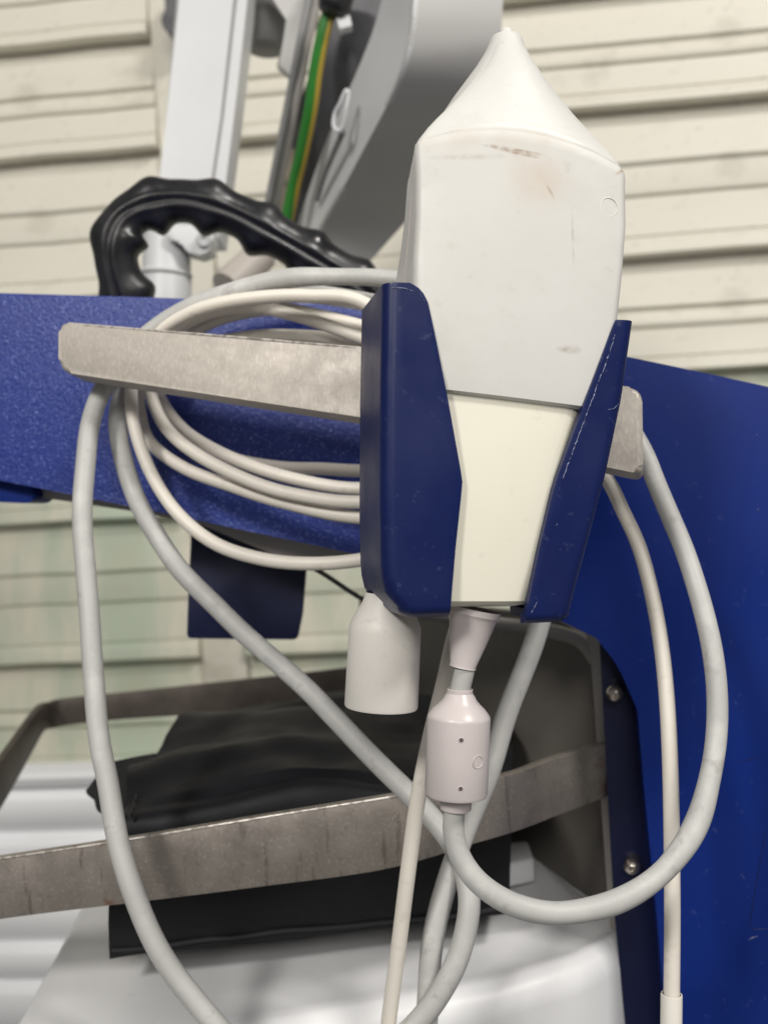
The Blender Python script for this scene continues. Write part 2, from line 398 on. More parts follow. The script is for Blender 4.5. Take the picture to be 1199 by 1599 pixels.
# worn white edge of the right wing
def wear_line():
    bm = bmesh.new(); rng = random.Random(3)
    y = 522.0
    while y < 742:
        ln = rng.uniform(5, 26); gap = rng.choice([-3, -3, -2, 2])
        pts = []
        for k in range(5):
            yy = y + ln * k / 4; x = interp(RI, yy) + 9.0 - max(0, (545 - yy)) * .1 + rng.uniform(-.9, .9)
            u, v = HP.uv(x, yy); pts.append(HP.pt(u, v, -.00012))
        sweep(bm, pts, [rng.uniform(.00008, .00020) * (.4 if k in (0, 4) else 1) for k in range(5)], 6)
        y += ln + gap
    return link('worn_edge', bm, 'scuff', holder)
wear_line()
def scratch(name, pl, pts, r, mat, parent, w=-.0001):
    bm = bmesh.new(); path = [pl.pt(*pl.uv(*p), w) for p in pts]
    sweep(bm, path, [r * (.35 if i in (0, len(path) - 1) else 1) for i in range(len(path))], 6)
    return link(name, bm, mat, parent)
for pts in ([(948, 640), (958, 638), (966, 630)], [(866, 822), (870, 818)], [(612, 449), (630, 450), (646, 455)], [(655, 458), (663, 470)], [(838, 940), (833, 950), (829, 957)]):
    scratch('scuff_mark', HP, pts, .00016, 'scuff', holder)

# --- right side panel, flange and screws
RP = plane3((960, 800, .436), (1199, 800, .425))
side = prism('side_panel', RP, [(690, 486), (860, 520), (960, 553), (1080, 578), (1199, 604), (1420, 655), (1420, 1760), (1052, 1760), (1040, 1599), (1024, 1420), (1006, 1240), (995, 1110), (985, 1050), (968, 1020), (930, 996), (860, 962), (760, 930), (690, 880)], .03, 'blue_panel', mach, .004, 4)
prism('flange', RP, [(905, 960), (1010, 1000), (1080, 1760), (992, 1760), (962, 1450), (948, 1200), (940, 1010)], .0025, 'blue_dark', side, .0006, 2, w0=.017)
def screw(px, py, d, parent):
    c = P(px, py, d); n = -F + R * -.35
    n.normalize(); bm = bmesh.new()
    lathe(bm, c + n * -.006, c + n * .0042, [(0, .0036), (.62, .0036), (.66, .0038), (.80, .0036), (.93, .0026), (.99, .0014), (.995, .0013), (.9, .0011)], 20)
    return link('screw', bm, 'screw', parent)
screw(960, 1082, .445, side); screw(987, 1352, .446, side)
# moulded panel outline and small marks on the side panel
for pts in ([(1199, 1285), (1190, 1320), (1180, 1380), (1172, 1430), (1168, 1445), (1180, 1452), (1199, 1450)], [(1145, 1192), (1170, 1186), (1199, 1181)], [(1100, 1173), (1104, 1176)]):
    scratch('panel_groove', RP, pts, .0002, 'blue_dark', side, .00005)
for pts in ([(1180, 678), (1183, 680)], [(1182, 795), (1185, 797)], [(1168, 1467), (1175, 1464), (1182, 1462)], [(1160, 1370), (1162, 1372)]):
    scratch('chip', RP, pts, .0003, 'scuff', side)

# --- grey inner wall with a pale rim
GW = plane3((660, 1200, .66), (940, 1200, .50))
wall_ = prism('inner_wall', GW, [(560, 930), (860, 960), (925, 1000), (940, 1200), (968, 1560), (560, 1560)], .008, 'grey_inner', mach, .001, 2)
RM = plane3((900, 1200, .492), (960, 1200, .470))
prism('wall_rim', RM, [(908, 975), (950, 990), (950, 1200), (988, 1620), (962, 1620), (934, 1200), (924, 1015)], .01, 'grey_rim', mach, .0012, 2)
cable('rim_bead', [(640, 955, .60), (760, 972, .56), (850, 984, .52), (905, 1000, .50), (930, 1030, .492)], .0038, 'grey_rim', mach, 8, 10)

# --- white base below
def zdepth(px, py, z):
    r = ray(px, py); return (z - CAM.z) / r.z
ZB = P(775, 1535, .43).z
def onbase(px, py): return P(px, py, zdepth(px, py, ZB))
def base():
    bm = bmesh.new()
    front = [(-30, 1690), (60, 1660), (300, 1622), (520, 1583), (775, 1537), (900, 1500), (955, 1470), (985, 1462)]
    back = [(215, 1262), (230, 1262), (330, 1262), (480, 1262), (640, 1262), (780, 1255), (850, 1250), (900, 1250)]
    rows = []
    fr = [onbase(*p) for p in front]; bk = [onbase(*p) for p in back]
    def blend(t, dz=0, push=0.0):
        return [a.lerp(b, t) + Vector((0, 0, dz)) + Vector((0, -push, 0)) for a, b in zip(fr, bk)]
    r = .012
    for z, pu in ((-.30, .012), (-.16, .010), (-.06, .008), (-.03, .0072), (-.012, .0065)): rows.append(blend(0, z, pu))
    for k in range(1, 7):
        a = math.pi / 2 * k / 6; rows.append(blend(0, -.012 + .012 * math.sin(a), .0065 - .012 * (1 - math.cos(a))))
    for t in (.06, .10, .2, .4, .6, .8, 1.0): rows.append(blend(t, -.003 * math.sin(t * math.pi) - (.004 if .05 < t < .5 else 0) * math.sin(min(1, t / .5) * math.pi)))
    rows.append(blend(1.0, -.3))
    V = []
    for rr in rows:
        # roll the right-hand edge over
        e = rr[-1]; ex = [e + Vector((.006, .001, -.0015)), e + Vector((.0105, .002, -.006)), e + Vector((.013, .002, -.014)), e + Vector((.016, .003, -.06)), e + Vector((.024, .004, -.3))]
        s = rr[0]; sx = [s + Vector((-.016, .002, -.3)), s + Vector((-.009, .002, -.05)), s + Vector((-.0065, .001, -.012)), s + Vector((-.004, 0, -.004))]
        V.append([bm.verts.new(p) for p in sx + rr + ex])
    for A, B in zip(V, V[1:]):
        for i in range(len(A) - 1): bm.faces.new((A[i], A[i + 1], B[i + 1], B[i]))
    return link('base', bm, 'base_white', mach, angle=60)
bs = base()
bm = bmesh.new()
q = [onbase(780, 1352), onbase(826, 1348), onbase(836, 1378), onbase(780, 1390)]
a = [bm.verts.new(p) for p in q]; b = [bm.verts.new(p + Vector((0, 0, .013))) for p in q]
bm.faces.new(a); bm.faces.new(b[::-1])
for i in range(4): bm.faces.new((a[i], a[(i + 1) % 4], b[(i + 1) % 4], b[i]))
bevel_all(bm, .002, 3); link('raised_block', bm, 'base_white', bs)
scratch('seam', Plane(onbase(800, 1350), Vector((1, 0, 0)), Vector((0, 1, 0))), [(842, 1345), (880, 1378), (918, 1410)], .0004, 'grey_mid', bs, 0)

# --- steel tray rail: a flat bar bent round, one part for each straight run
def strip(name, top, bot_px, thick, mat, parent, outward):
    """top: (px, py, depth) along the upper edge; bot_px: lower edge pixels"""
    bm = bmesh.new()
    n = 8
    T = catmull([P(*t) for t in top], n); B = catmull([P(b[0], b[1], t[2]) for b, t in zip(bot_px, top)], n)
    rows = []
    for i in range(len(T)):
        t = (T[min(i + 1, len(T) - 1)] - T[max(i - 1, 0)]).normalized()
        nn = t.cross((T[i] - B[i]).normalized()).normalized()
        if nn.dot(outward) < 0: nn = -nn
        rows.append([bm.verts.new(p) for p in (T[i], B[i], B[i] + nn * thick, T[i] + nn * thick)])
    for A, C in zip(rows, rows[1:]):
        for i in range(4): bm.faces.new((A[i], A[(i + 1) % 4], C[(i + 1) % 4], C[i]))
    bm.faces.new(rows[0]); bm.faces.new(rows[-1][::-1])
    bevel_all(bm, .0005, 2, .9)
    return link(name, bm, mat, parent, angle=35)
rail = strip('tray_rail', [(-120, 1358, .425), (0, 1340, .42), (200, 1310, .415), (400, 1277, .41), (600, 1245, .41), (740, 1222, .415), (810, 1206, .428), (880, 1180, .452), (960, 1158, .478)],
             [(-120, 1458), (0, 1436), (200, 1411), (400, 1386), (600, 1358), (740, 1318), (810, 1297), (880, 1270), (960, 1240)], .0050, 'steel', mach, F)
bm = bmesh.new(); sweep(bm, catmull([P(x, y + 1, d - .0001) for x, y, d in [(-120, 1358, .425), (0, 1340, .42), (200, 1310, .415), (400, 1277, .41), (600, 1245, .41), (740, 1222, .415)]], 6), .00042, 8); link('worn_edge', bm, 'worn_highlight', rail)  # worn rail edge, edge highlight painted in as paler metal
strip('tray_rail', [(80, 1096, .72), (110, 1090, .725), (200, 1081, .72), (400, 1059, .71), (540, 1043, .70), (760, 1015, .69)],
      [(80, 1138), (110, 1132), (200, 1123), (400, 1110), (540, 1092), (760, 1070)], .004, 'steel_dark', mach, F)
strip('tray_rail', [(-90, 1300, .52), (0, 1192, .60), (55, 1116, .68), (68, 1100, .70), (80, 1096, .717)],
      [(-100, 1415), (0, 1266), (55, 1168), (70, 1142), (81, 1138)], .0045, 'steel_dark', mach, -R)

# --- post with its pipe foot
PP = plane3((250, 150, .70), (385, 150, .70))
prism('post', PP, [(284, -120), (400, -120), (372, 130), (352, 290), (342, 372), (238, 372), (250, 275)], .035, 'grey_paint', mach, .004, 4)
prism('post_groove', PP, [(378, -120), (384, -120), (350, 180), (334, 290), (322, 374), (317, 374), (329, 290), (345, 180)], .004, 'grey_mid', mach, 0, 1, w0=-.0004)
bm = bmesh.new(); lathe(bm, P(258, 520, .68), P(262, 356, .69), [(0, .0178), (.5, .0172), (.53, .0172), (.54, .0165), (.95, .0163), (1, .0155)], 32); link('pipe_foot', bm, 'grey_paint', mach)
prism('clamp', plane3((300, 380, .665), (340, 380, .665)), [(262, 352), (330, 352), (334, 372), (326, 392), (312, 398), (290, 392), (284, 378), (262, 372)], .02, 'grey_paint', mach, .0012, 2, rad=4)
bm = bmesh.new(); lathe(bm, P(318, 374, .668), P(318, 374, .660), [(0, .0050), (.8, .0050), (1, .0042), (1, .002), (.9, .0018)], 24); link('clamp_boss', bm, 'grey_paint', mach)
bm = bmesh.new(); lathe(bm, P(259, 432, .684), P(259.3, 426, .684), [(0, .0176), (.3, .0182), (.7, .0182), (1, .0176)], 32); link('pipe_collar', bm, 'grey_paint', mach)
bm = bmesh.new(); lathe(bm, P(355, 450, .66), P(410, 396, .68), [(0, .012), (.98, .011), (1, .010)], 24); link('pivot_tube', bm, 'beige', mach)

# --- grey housing
def quadstrip(name, A, B, mat, parent, thick, n=8, flip=None):
    bm = bmesh.new()
    a = catmull([P(*p) for p in A], n); b = catmull([P(*p) for p in B], n); V = []
    for p, q in zip(a, b): V.append([bm.verts.new(p.lerp(q, k / 10)) for k in range(11)])
    for X, Y in zip(V, V[1:]):
        for i in range(10): bm.faces.new((X[i], X[i + 1], Y[i + 1], Y[i]))
    bm.normal_update(); bmesh.ops.recalc_face_normals(bm, faces=bm.faces)
    bm.faces.ensure_lookup_table()
    if bm.faces[0].normal.dot(F) > 0: bmesh.ops.reverse_faces(bm, faces=bm.faces)
    bmesh.ops.solidify(bm, geom=bm.faces[:], thickness=thick)
    return link(name, bm, mat, parent, angle=50)
ridge = [(660, -110, .60), (648, -30, .60), (642, 40, .602), (630, 100, .610), (606, 160, .630), (572, 225, .665), (536, 292, .70), (500, 355, .735), (478, 400, .75)]
right = [(800, -110, .62), (788, -30, .62), (783, 40, .622), (780, 90, .630), (772, 150, .650), (745, 215, .685), (690, 285, .72), (630, 350, .755), (572, 415, .77)]
left = [(630, -110, .66), (604, -30, .66), (585, 40, .662), (562, 100, .670), (536, 160, .690), (508, 225, .72), (484, 292, .75), (463, 355, .78), (452, 400, .79)]
hous = quadstrip('housing', ridge, right, 'grey_housing', mach, .003)
hl = quadstrip('housing_side', left, ridge, 'grey_paint', hous, .003)
chan_l = [(x - 92 + i * 6, y, d + .03) for i, (x, y, d) in enumerate(left)]
quadstrip('cable_channel', chan_l, [(x + 10, y, d + .02) for x, y, d in left], 'dark_channel', hous, .004)
cable('channel_rail', [(506, -60, .70), (484, 40, .70), (466, 130, .71), (450, 210, .725), (434, 290, .74), (422, 350, .75)], .0042, 'grey_rim', hous, 8, 10)
cable('channel_rail', [(496, -60, .69), (470, 60, .695), (452, 150, .71), (436, 230, .72), (416, 330, .74)], .0028, 'grey_mid', hous, 8, 10)
clip = cable('clip', [(545, 146, .655), (540, 142, .655), (531, 162, .66), (523, 178, .665), (521, 196, .667), (528, 204, .667), (536, 196, .664), (541, 170, .658), (545, 146, .655)], .0014, 'white_paint', hous, 6, 8)
cable('slot', [(536, 205, .672), (520, 240, .69), (504, 280, .712), (495, 312, .73)], .0022, 'grey_mid', hous, 6, 8)
prism('rivet_plate', plane3((450, 60, .72), (480, 60, .72)), [(395, -40), (490, -40), (476, 58), (470, 122), (452, 118), (432, 100), (452, 30)], .01, 'grey_housing', mach, .002, 2)
bm = bmesh.new(); lathe(bm, P(420, -60, .76), P(414, 82, .76), [(0, .019), (.86, .019), (.96, .016), (1, .010)], 28); link('hinge_barrel', bm, 'grey_mid', mach)
gc = cable('earth_wire', [(520, -10, .665), (513, 20, .668), (502, 60, .672), (492, 110, .68), (484, 170, .692), (470, 240, .712), (458, 290, .728), (447, 345, .74)], .0043, 'green', mach, 10, 16)
cable('wire_stripe', [(526, -10, .6635), (519, 20, .6665), (509, 60, .6705), (499, 110, .6785), (491, 170, .6905), (477, 240, .7105), (465, 290, .7265), (454, 345, .741)], .0023, 'yellow', gc, 10, 12)
bm = bmesh.new(); lathe(bm, P(534, -30, .66), P(518, 22, .66), [(0, .011), (.8, .011), (.95, .009), (1, .007)], 24); link('wire_gland', bm, 'black_rubber', hous)
prism('socket', plane3((520, 40, .66), (550, 40, .66)), [(524, 26), (546, 22), (550, 40), (530, 46)], .008, 'grey_paint', hous, .001, 2)
bm = bmesh.new(); lathe(bm, P(446, 230, .735), P(432, 330, .755), [(0, .007), (.3, .007), (.34, .0085), (.5, .0085), (.54, .0065), (1, .0065)], 20); link('terminal', bm, 'copper', hous)

# --- black finger-grip ring
def ring_handle():
    c = [(216, 520, .56), (197, 462, .555), (182, 405, .55), (187, 362, .55), (206, 335, .551), (243, 319, .552), (297, 315, .555), (362, 333, .56), (432, 369, .565), (500, 408, .57), (560, 446, .575), (600, 490, .58), (575, 550, .58), (470, 580, .575), (340, 580, .57), (250, 560, .565)]
    pts = [P(*p) for p in c]; k = len(pts); n = 22; path = []
    for i in range(k):
        p0, p1, p2, p3 = pts[i - 1], pts[i], pts[(i + 1) % k], pts[(i + 2) % k]
        for j in range(n):
            t = j / n
            path.append(.5 * ((2 * p1) + (p2 - p0) * t + (2 * p0 - 5 * p1 + 4 * p2 - p3) * t * t + (3 * p1 - p0 - 3 * p2 + p3) * t ** 3))
    s = [0]
    for a, b in zip(path, path[1:]): s.append(s[-1] + (b - a).length)
    Lr = .031
    tot = s[-1] + (path[0] - path[-1]).length; cnt = round(tot / Lr)
    ctr = sum(path, Vector()) / len(path)
    T = []
    N = len(path)
    for i in range(N): T.append((path[(i + 1) % N] - path[i - 1]).normalized())
    pn = (F * .88 + U * .30).normalized()
    bm = bmesh.new(); seg = 64; rows = []
    for i in range(N):
        pnn = (pn - T[i] * pn.dot(T[i])).normalized()
        X = T[i].cross(pnn).normalized()
        if X.dot(path[i] - ctr) < 0: X = -X
        ph = s[i] / tot * cnt * 2 * math.pi + 1.7
        g = (.5 + .5 * math.cos(ph)) ** 2.0
        row = []
        for q in range(seg):
            a = 2 * math.pi * q / seg; cx, cy = math.cos(a), math.sin(a)
            r = .0128
            side_ = abs(cx) ** 1.3
            r *= 1 + ((.26 if cx > 0 else .42) * g - .08) * side_
            # a raised bead either side of a seam along the front
            fa = math.atan2(cx, -cy)   # 0 towards the viewer
            r += .0014 * math.exp(-((fa - .34) / .12) ** 2) + .0012 * math.exp(-((fa + .12) / .12) ** 2) - .0012 * math.exp(-((fa - .11) / .09) ** 2)
            row.append(bm.verts.new(path[i] + X * cx * r + pnn * cy * r * .92))
        rows.append(row)
    for i in range(N):
        A, B = rows[i], rows[(i + 1) % N]
        for q in range(seg): bm.faces.new((A[q], A[(q + 1) % seg], B[(q + 1) % seg], B[q]))
    return link('ring_handle', bm, 'black_rubber', mach, angle=80)
ring_handle()

# ================================================================== the probe
probe = empty('handheld_probe', P(750, 950, .33), 'white plastic handheld probe with pointed nose seated in the blue holder', 'probe')
BACK = (HP.N * .99 + HP.V * .03).normalized()
def rrect(l, r, thick, rad, seg=6, crown=0.0, pull=0.0):
    """ring of points: l and r are the front corners, thick runs back"""
    v = (r - l); wdt = v.length; v = v.normalized(); b = BACK
    rd = min(rad, wdt * .49, thick * .49); pts = []
    for (cx, cy, a0) in ((rd, rd, math.pi), (wdt - rd, rd, 1.5 * math.pi), (wdt - rd, thick - rd, 0), (rd, thick - rd, .5 * math.pi)):
        for k in range(seg + 1):
            a = a0 + math.pi / 2 * k / seg
            pts.append((cx + rd * math.cos(a), cy + rd * math.sin(a)))
    # evenly spread extra points along the flats so that shapes can bulge
    out = []
    for i, p in enumerate(pts):
        q = pts[(i + 1) % len(pts)]; out.append(p)
        if (Vector(q) - Vector(p)).length > wdt * .25 or (Vector(q) - Vector(p)).length > thick * .3:
            for k in range(1, 8): out.append((p[0] + (q[0] - p[0]) * k / 8, p[1] + (q[1] - p[1]) * k / 8))
    return [l + v * (x + pull * (y / thick) * (1 - x / wdt)) + b * (y - crown * (1 - ((x - wdt / 2) / (wdt / 2)) ** 2) * (1 - y / thick)) for x, y in out]
PW = -.0  # the probe's front face lies a little behind the wings
def pp(px, py, w): return HP.pt(*HP.uv(px, py), w)
def loft(name, rings, mat, parent, angle=40, cap=True):
    bm = bmesh.new(); V = [[bm.verts.new(p) for p in r] for r in rings]; n = len(V[0])
    for A, B in zip(V, V[1:]):
        for i in range(n): bm.faces.new((A[i], A[(i + 1) % n], B[(i + 1) % n], B[i]))
    if cap: bm.faces.new(V[0]); bm.faces.new(V[-1][::-1])
    return link(name, bm, mat, parent, angle=angle)
# handle (lower, creamier)
hs = [(692, 950, 826, 950, .0100, .020, .006), (680, 946, 837, 946, .0062, .0250, .006), (676, 940, 842, 940, .0048, .027, .006), (677, 880, 860, 880, .0038, .029, .006), (680, 800, 878, 803, .0034, .031, .006), (680, 740, 892, 745, .0032, .034, .007), (678, 650, 916, 668, .0040, .037, .007), (668, 596, 930, 622, .0042, .038, .007)]
handle = loft('handle', [rrect(pp(a, b, w_), pp(c, d, w_), t, r, 6, .0009) for a, b, c, d, w_, t, r in hs], 'probe_handle', probe)
# body shell with shoulder and nose
sp_loc = lambda px, py: pp(px, py, .002)
bodyrings = []
bh = [(672, 607, 934, 640, .0036, .038), (668, 603, 937, 636, .0020, .041), (662, 575, 944, 602, .0014, .042), (646, 470, 969, 500, .0008, .044), (648, 400, 977, 425, .0008, .044), (652, 330, 983, 350, .0010, .044), (652, 270, 983, 292, .0014, .0435)]
pulls = [0, 0, 0, 0, .0014, .0030, .0046]
for (a, b, c, d, w_, t), pu in zip(bh, pulls): bodyrings.append(rrect(pp(a, b, w_), pp(c, d, w_), t, .0030, 6, .0008, pu))
def shoulder(lift, shrink, sink):
    l = pp(650 + shrink, 214 + sink, .0016 + shrink * .00008); r = pp(984 - shrink, 268 + sink, .0016 + shrink * .00008)
    ring = rrect(l, r, .043 - shrink * .00016, .0030, 6, .0008, .0058)
    c = sum(ring, Vector()) / len(ring); hw = (r - l).length / 2; out = []
    v = (r - l).normalized()
    for p in ring:
        x = (p - c).dot(v) / hw; y = (p - c).dot(BACK) / .0215
        e = max(abs(x), abs(y)); o = min(abs(x), abs(y))
        out.append(p + HP.Q * lift * max(0, 1 - abs(x) ** 2) * (1 if abs(y) > .6 else 0.6))
    return out
bodyrings.append(shoulder(.0066, 0, 12)); bodyrings.append(shoulder(.0078, 1.0, 3)); sh = shoulder(.0082, 4.0, 0); bodyrings.append(sh)
# nose: every point of the shoulder runs up a slightly hollow cone to the tip
nring = len(sh); cs = sum(sh, Vector()) / nring
vdir = HP.V; tipc = None
def pq(px, py, w):
    r = ray(px, py); o = HP.O + HP.N * w
    return CAM + r * ((o - CAM).dot(HP.N) / r.dot(HP.N))
tipc = pq(790, 57, .0215)
th = (tipc - cs).dot(HP.Q)
def smooth(a, b, x):
    t = max(0, min(1, (x - a) / (b - a))); return t * t * (3 - 2 * t)
prof = [(.015, .993), (.06, .955), (.12, .912), (.20, .85), (.30, .768), (.40, .682), (.52, .572), (.64, .448), (.75, .335), (.84, .255), (.90, .210), (.945, .186), (.97, .172), (.985, .158), (.995, .130), (1.0, .085), (1.002, .078), (1.035, .072), (1.052, .052), (1.058, .015)]
for t, k in prof:
    ring = []
    for p in sh:
        d = p - cs; hq = d.dot(HP.Q); d = d - HP.Q * hq
        a = math.atan2(d.dot(BACK) / .0215, d.dot(vdir) / .0325)
        circ = vdir * math.cos(a) * .0325 + BACK * math.sin(a) * (.0225 + .010 * smooth(.2, .9, t))
        rad = (d * k).lerp(circ * k, smooth(.0, .75, t))
        drift = (tipc - cs); drift = drift - HP.Q * drift.dot(HP.Q)
        tt = min(t, 1.0)
        ring.append(cs + drift * smooth(-.3, 1, tt) + rad + HP.Q * (hq * (1 - tt) + th * t))
    bodyrings.append(ring)
brown = (.30, .20, .13)
def bodymat(center):
    S = lambda px, py: tuple(pp(px, py, .001) - center)
    rot = (0, math.radians(8), 0)
    return pbr('probe_white', (.665, .66, .635), .45,
        var=[((.60, .59, .555), 22, .4, .7, .7), ((.50, .49, .46), 60, .55, .8, .35), ((.46, .42, .36), 180, .62, .74, .35)],
        bump=[(900, .05, .0003), (120, .03, .0008)], rough_var=(50, .38, .55),
        spots=[(S(842, 278), (0, 0, 0), (.013, .05, .013), (.56, .44, .33), .5, 60), (S(790, 215), (0, 0, 0), (.06, .05, .006), (.62, .57, .50), .8, 90),
               (S(735, 243), (0, 0, 0), (.017, .05, .0013), (.46, .42, .36), .8, 250), (S(800, 232), (0, math.radians(10), 0), (.012, .05, .0009), (.28, .19, .12), 1.15, 420), (S(812, 238), (0, math.radians(12), 0), (.009, .05, .0008), (.30, .20, .13), 1.1, 480),
               (S(895, 370), (0, math.radians(2), 0), (.0006, .05, .011), (.46, .42, .37), .9, 300), (S(860, 297), (0, math.radians(-25), 0), (.0007, .05, .0036), (.45, .38, .3), 1.2, 300),
               (S(890, 545), (0, math.radians(6), 0), (.005, .05, .0016), (.45, .41, .36), 1.3, 300), (S(975, 262), (0, math.radians(-35), 0), (.004, .05, .001), (.42, .33, .24), 1.2, 300), (S(740, 380), (0, 0, 0), (.03, .05, .05), (.68, .66, .62), .5, 30)])
cen = Vector((0, 0, 0))
allp = [p for r in bodyrings for p in r]
cen = Vector([(min(p[i] for p in allp) + max(p[i] for p in allp)) / 2 for i in range(3)])
body = loft('shell', bodyrings, bodymat(cen), probe, angle=32)
# moulding ring mark, and the seam between the two half shells on the left flank
def torus_mark(c, n, r, tr, mat, parent, name, seg=36):
    n = n.normalized(); X = n.cross(U).normalized(); Y = n.cross(X); bm = bmesh.new()
    sweep(bm, [c + X * r * math.cos(2 * math.pi * k / seg) + Y * r * math.sin(2 * math.pi * k / seg) for k in range(seg)], tr, 8, closed=True)
    return link(name, bm, mat, parent)
torus_mark(pp(952, 322, .0009), HP.N, .0030, .00013, M['probe_handle'], body, 'moulding_mark')
bm = bmesh.new()
sweep(bm, [pp(a, b, w_) + BACK * t * .42 + HP.V * pu * .42 for (a, b, c, d, w_, t), pu in list(zip(bh, pulls))[2:]], .00028, 6)
link('half_seam', bm, 'beige', body)
# strain relief, short cable, filter bead
bm = bmesh.new(); lathe(bm, P(741, 950, .323), P(722, 1042, .323), [(0, .0085), (.10, .0085), (.13, .0080), (.17, .0077), (.5, .0064), (.96, .0042), (1, .0044), (.99, .0034), (.9, .0033)], 36, cap=False); link('strain_relief', bm, 'relief', probe)
fa, fb = P(718, 1078, .323), P(711, 1266, .323)
bm = bmesh.new(); lathe(bm, fa, fb, [(.03, .0035), (-.005, .0036), (-.015, .0040), (-.012, .0042), (.02, .0042), (.05, .0050), (.08, .0056), (.115, .0068), (.15, .0083), (.185, .0094), (.205, .0099), (.215, .0101), (.23, .0102), (.55, .0102), (.84, .0102), (.865, .0098), (.87, .0060), (.88, .0053), (.985, .0050), (1.0, .0042), (.995, .0036)], 48, cap=False)
bead = link('filter_bead', bm, 'relief', probe, angle=30)
def on_bead(px, py):
    r = ray(px, py); ax = (fb - fa).normalized(); o = CAM - fa
    d1 = r - ax * r.dot(ax); o1 = o - ax * o.dot(ax)
    A = d1.dot(d1); B = 2 * d1.dot(o1); C = o1.dot(o1) - .0102 ** 2
    t = (-B - math.sqrt(max(0, B * B - 4 * A * C))) / (2 * A); p = CAM + r * t
    n = (p - fa); n -= ax * n.dot(ax); return p, n.normalized()
for (x, y) in ((720, 1156), (719, 1232)):
    p, n = on_bead(x, y); bm = bmesh.new(); lathe(bm, p - n * .0008, p + n * .00008, [(0, .0007), (1, .0007)], 14); link('pin_hole', bm, 'hole', bead)
    torus_mark(p, n, .0008, .00012, 'relief', bead, 'pin_rim', 18)
p, n = on_bead(746, 1190); torus_mark(p, n, .0020, .00016, 'relief', bead, 'moulding_mark', 28)
cable('cable', [(727, 1010, .323, .0033), (722, 1050, .323, .0033), (716, 1090, .323, .0033), (712, 1180, .323, .0033), (709, 1255, .323, .0034), (708, 1300, .323, .0035), (722, 1345, .322, .0036), (755, 1385, .321, .0037), (810, 1415, .322, .0038), (880, 1427, .324, .0037), (960, 1408, .328, .0040),
    (1035, 1360, .334, .0037), (1085, 1290, .340, .0042), (1112, 1215, .346, .0037), (1122, 1140, .352, .0037), (1116, 1050, .358, .0037), (1098, 950, .366, .0037), (1066, 850, .376, .0037), (1025, 755, .385, .0037), (995, 690, .392, .0037), (930, 590, .405, .0037), (840, 500, .415, .0037), (720, 448, .42, .0037), (600, 434, .425, .0037), (520, 431, .43, .0037), (450, 436, .433, .0044), (380, 450, .436, .0042), (310, 474, .44, .0042),
    (250, 506, .445, .0042), (200, 552, .446, .0042), (160, 612, .44, .0042), (138, 680, .432, .0042), (132, 760, .425, .0042), (134, 860, .418, .0042), (139, 960, .412, .0042), (148, 1070, .405, .0042), (161, 1180, .398, .0042), (182, 1290, .39, .0042), (208, 1390, .384, .0042), (248, 1480, .38, .0042), (298, 1555, .378, .0042), (360, 1625, .376, .0042), (430, 1690, .375, .0042)], .004, 'cable_grey', probe, 9, 18, .0011)

# ================================================================== loose cables, cap and pouch
o = cable('grey_cable', [(655, 1720, .372), (664, 1600, .372), (670, 1530, .374), (678, 1460, .376), (692, 1395, .38), (716, 1325, .385), (750, 1240, .39), (780, 1150, .395), (812, 1060, .40), (842, 975, .405), (862, 890, .415), (850, 780, .42), (800, 640, .43), (700, 520, .44), (600, 478, .445), (500, 462, .447), (400, 466, .45), (300, 492, .455), (232, 540, .456), (197, 595, .455), (184, 650, .45), (192, 720, .445), (216, 785, .44), (255, 852, .435), (302, 912, .43),
    (370, 978, .425), (440, 1040, .42), (510, 1108, .412), (575, 1175, .405), (640, 1243, .397), (692, 1300, .388), (720, 1352, .38), (731, 1405, .372), (724, 1460, .368), (704, 1520, .366), (670, 1575, .365), (620, 1625, .365), (560, 1670, .365)], .0042, 'cable_grey', None, 9, 18, .0011)
tag(o, 'thick grey cable crossing diagonally behind the filter bead and looping down again', 'cable')
o = cable('white_cable', [(596, 1700, .372), (605, 1610, .37), (622, 1480, .366), (637, 1360, .362), (652, 1250, .358), (672, 1150, .357), (692, 1070, .358), (708, 1000, .362), (730, 920, .385), (740, 830, .41), (720, 700, .42), (660, 560, .42), (570, 474, .42), (480, 462, .425), (400, 465, .43), (330, 477, .435), (280, 497, .44), (238, 528, .445), (212, 568, .447), (205, 618, .446), (213, 676, .442), (238, 742, .436), (278, 802, .43), (335, 848, .425), (405, 872, .42), (480, 880, .415), (565, 874, .412), (680, 850, .412),
    (770, 780, .42), (780, 660, .43), (700, 570, .435), (600, 540, .437), (522, 512, .44), (463, 493, .443), (397, 480, .447), (326, 489, .45), (270, 520, .455), (240, 560, .458), (235, 610, .458), (260, 668, .452), (312, 712, .445), (393, 752, .437), (465, 773, .431), (560, 784, .426), (680, 770, .42), (760, 700, .42), (740, 600, .43), (660, 535, .437), (568, 510, .445), (500, 493, .45), (430, 483, .455), (340, 500, .46), (275, 540, .465), (243, 585, .468), (252, 625, .468), (292, 675, .462), (364, 716, .453), (456, 747, .445), (560, 763, .437), (660, 745, .43), (720, 660, .432), (660, 580, .44), (567, 538, .446), (460, 524, .452), (360, 530, .458),
    (270, 560, .466), (222, 608, .468), (220, 648, .466), (236, 692, .46), (290, 732, .452), (362, 759, .446), (440, 784, .438), (560, 808, .43), (700, 800, .42), (840, 730, .41), (900, 700, .405), (945, 745, .40), (973, 800, .395), (1000, 862, .388), (1023, 955, .38), (1038, 1060, .372), (1046, 1200, .365), (1049, 1400, .36), (1048, 1570, .358), (1046, 1720, .357)], .0029, 'cable_white', None, 8, 14)
tag(o, 'thin cream cable wound in several loops behind the metal hook bar', 'cable')
wc = o
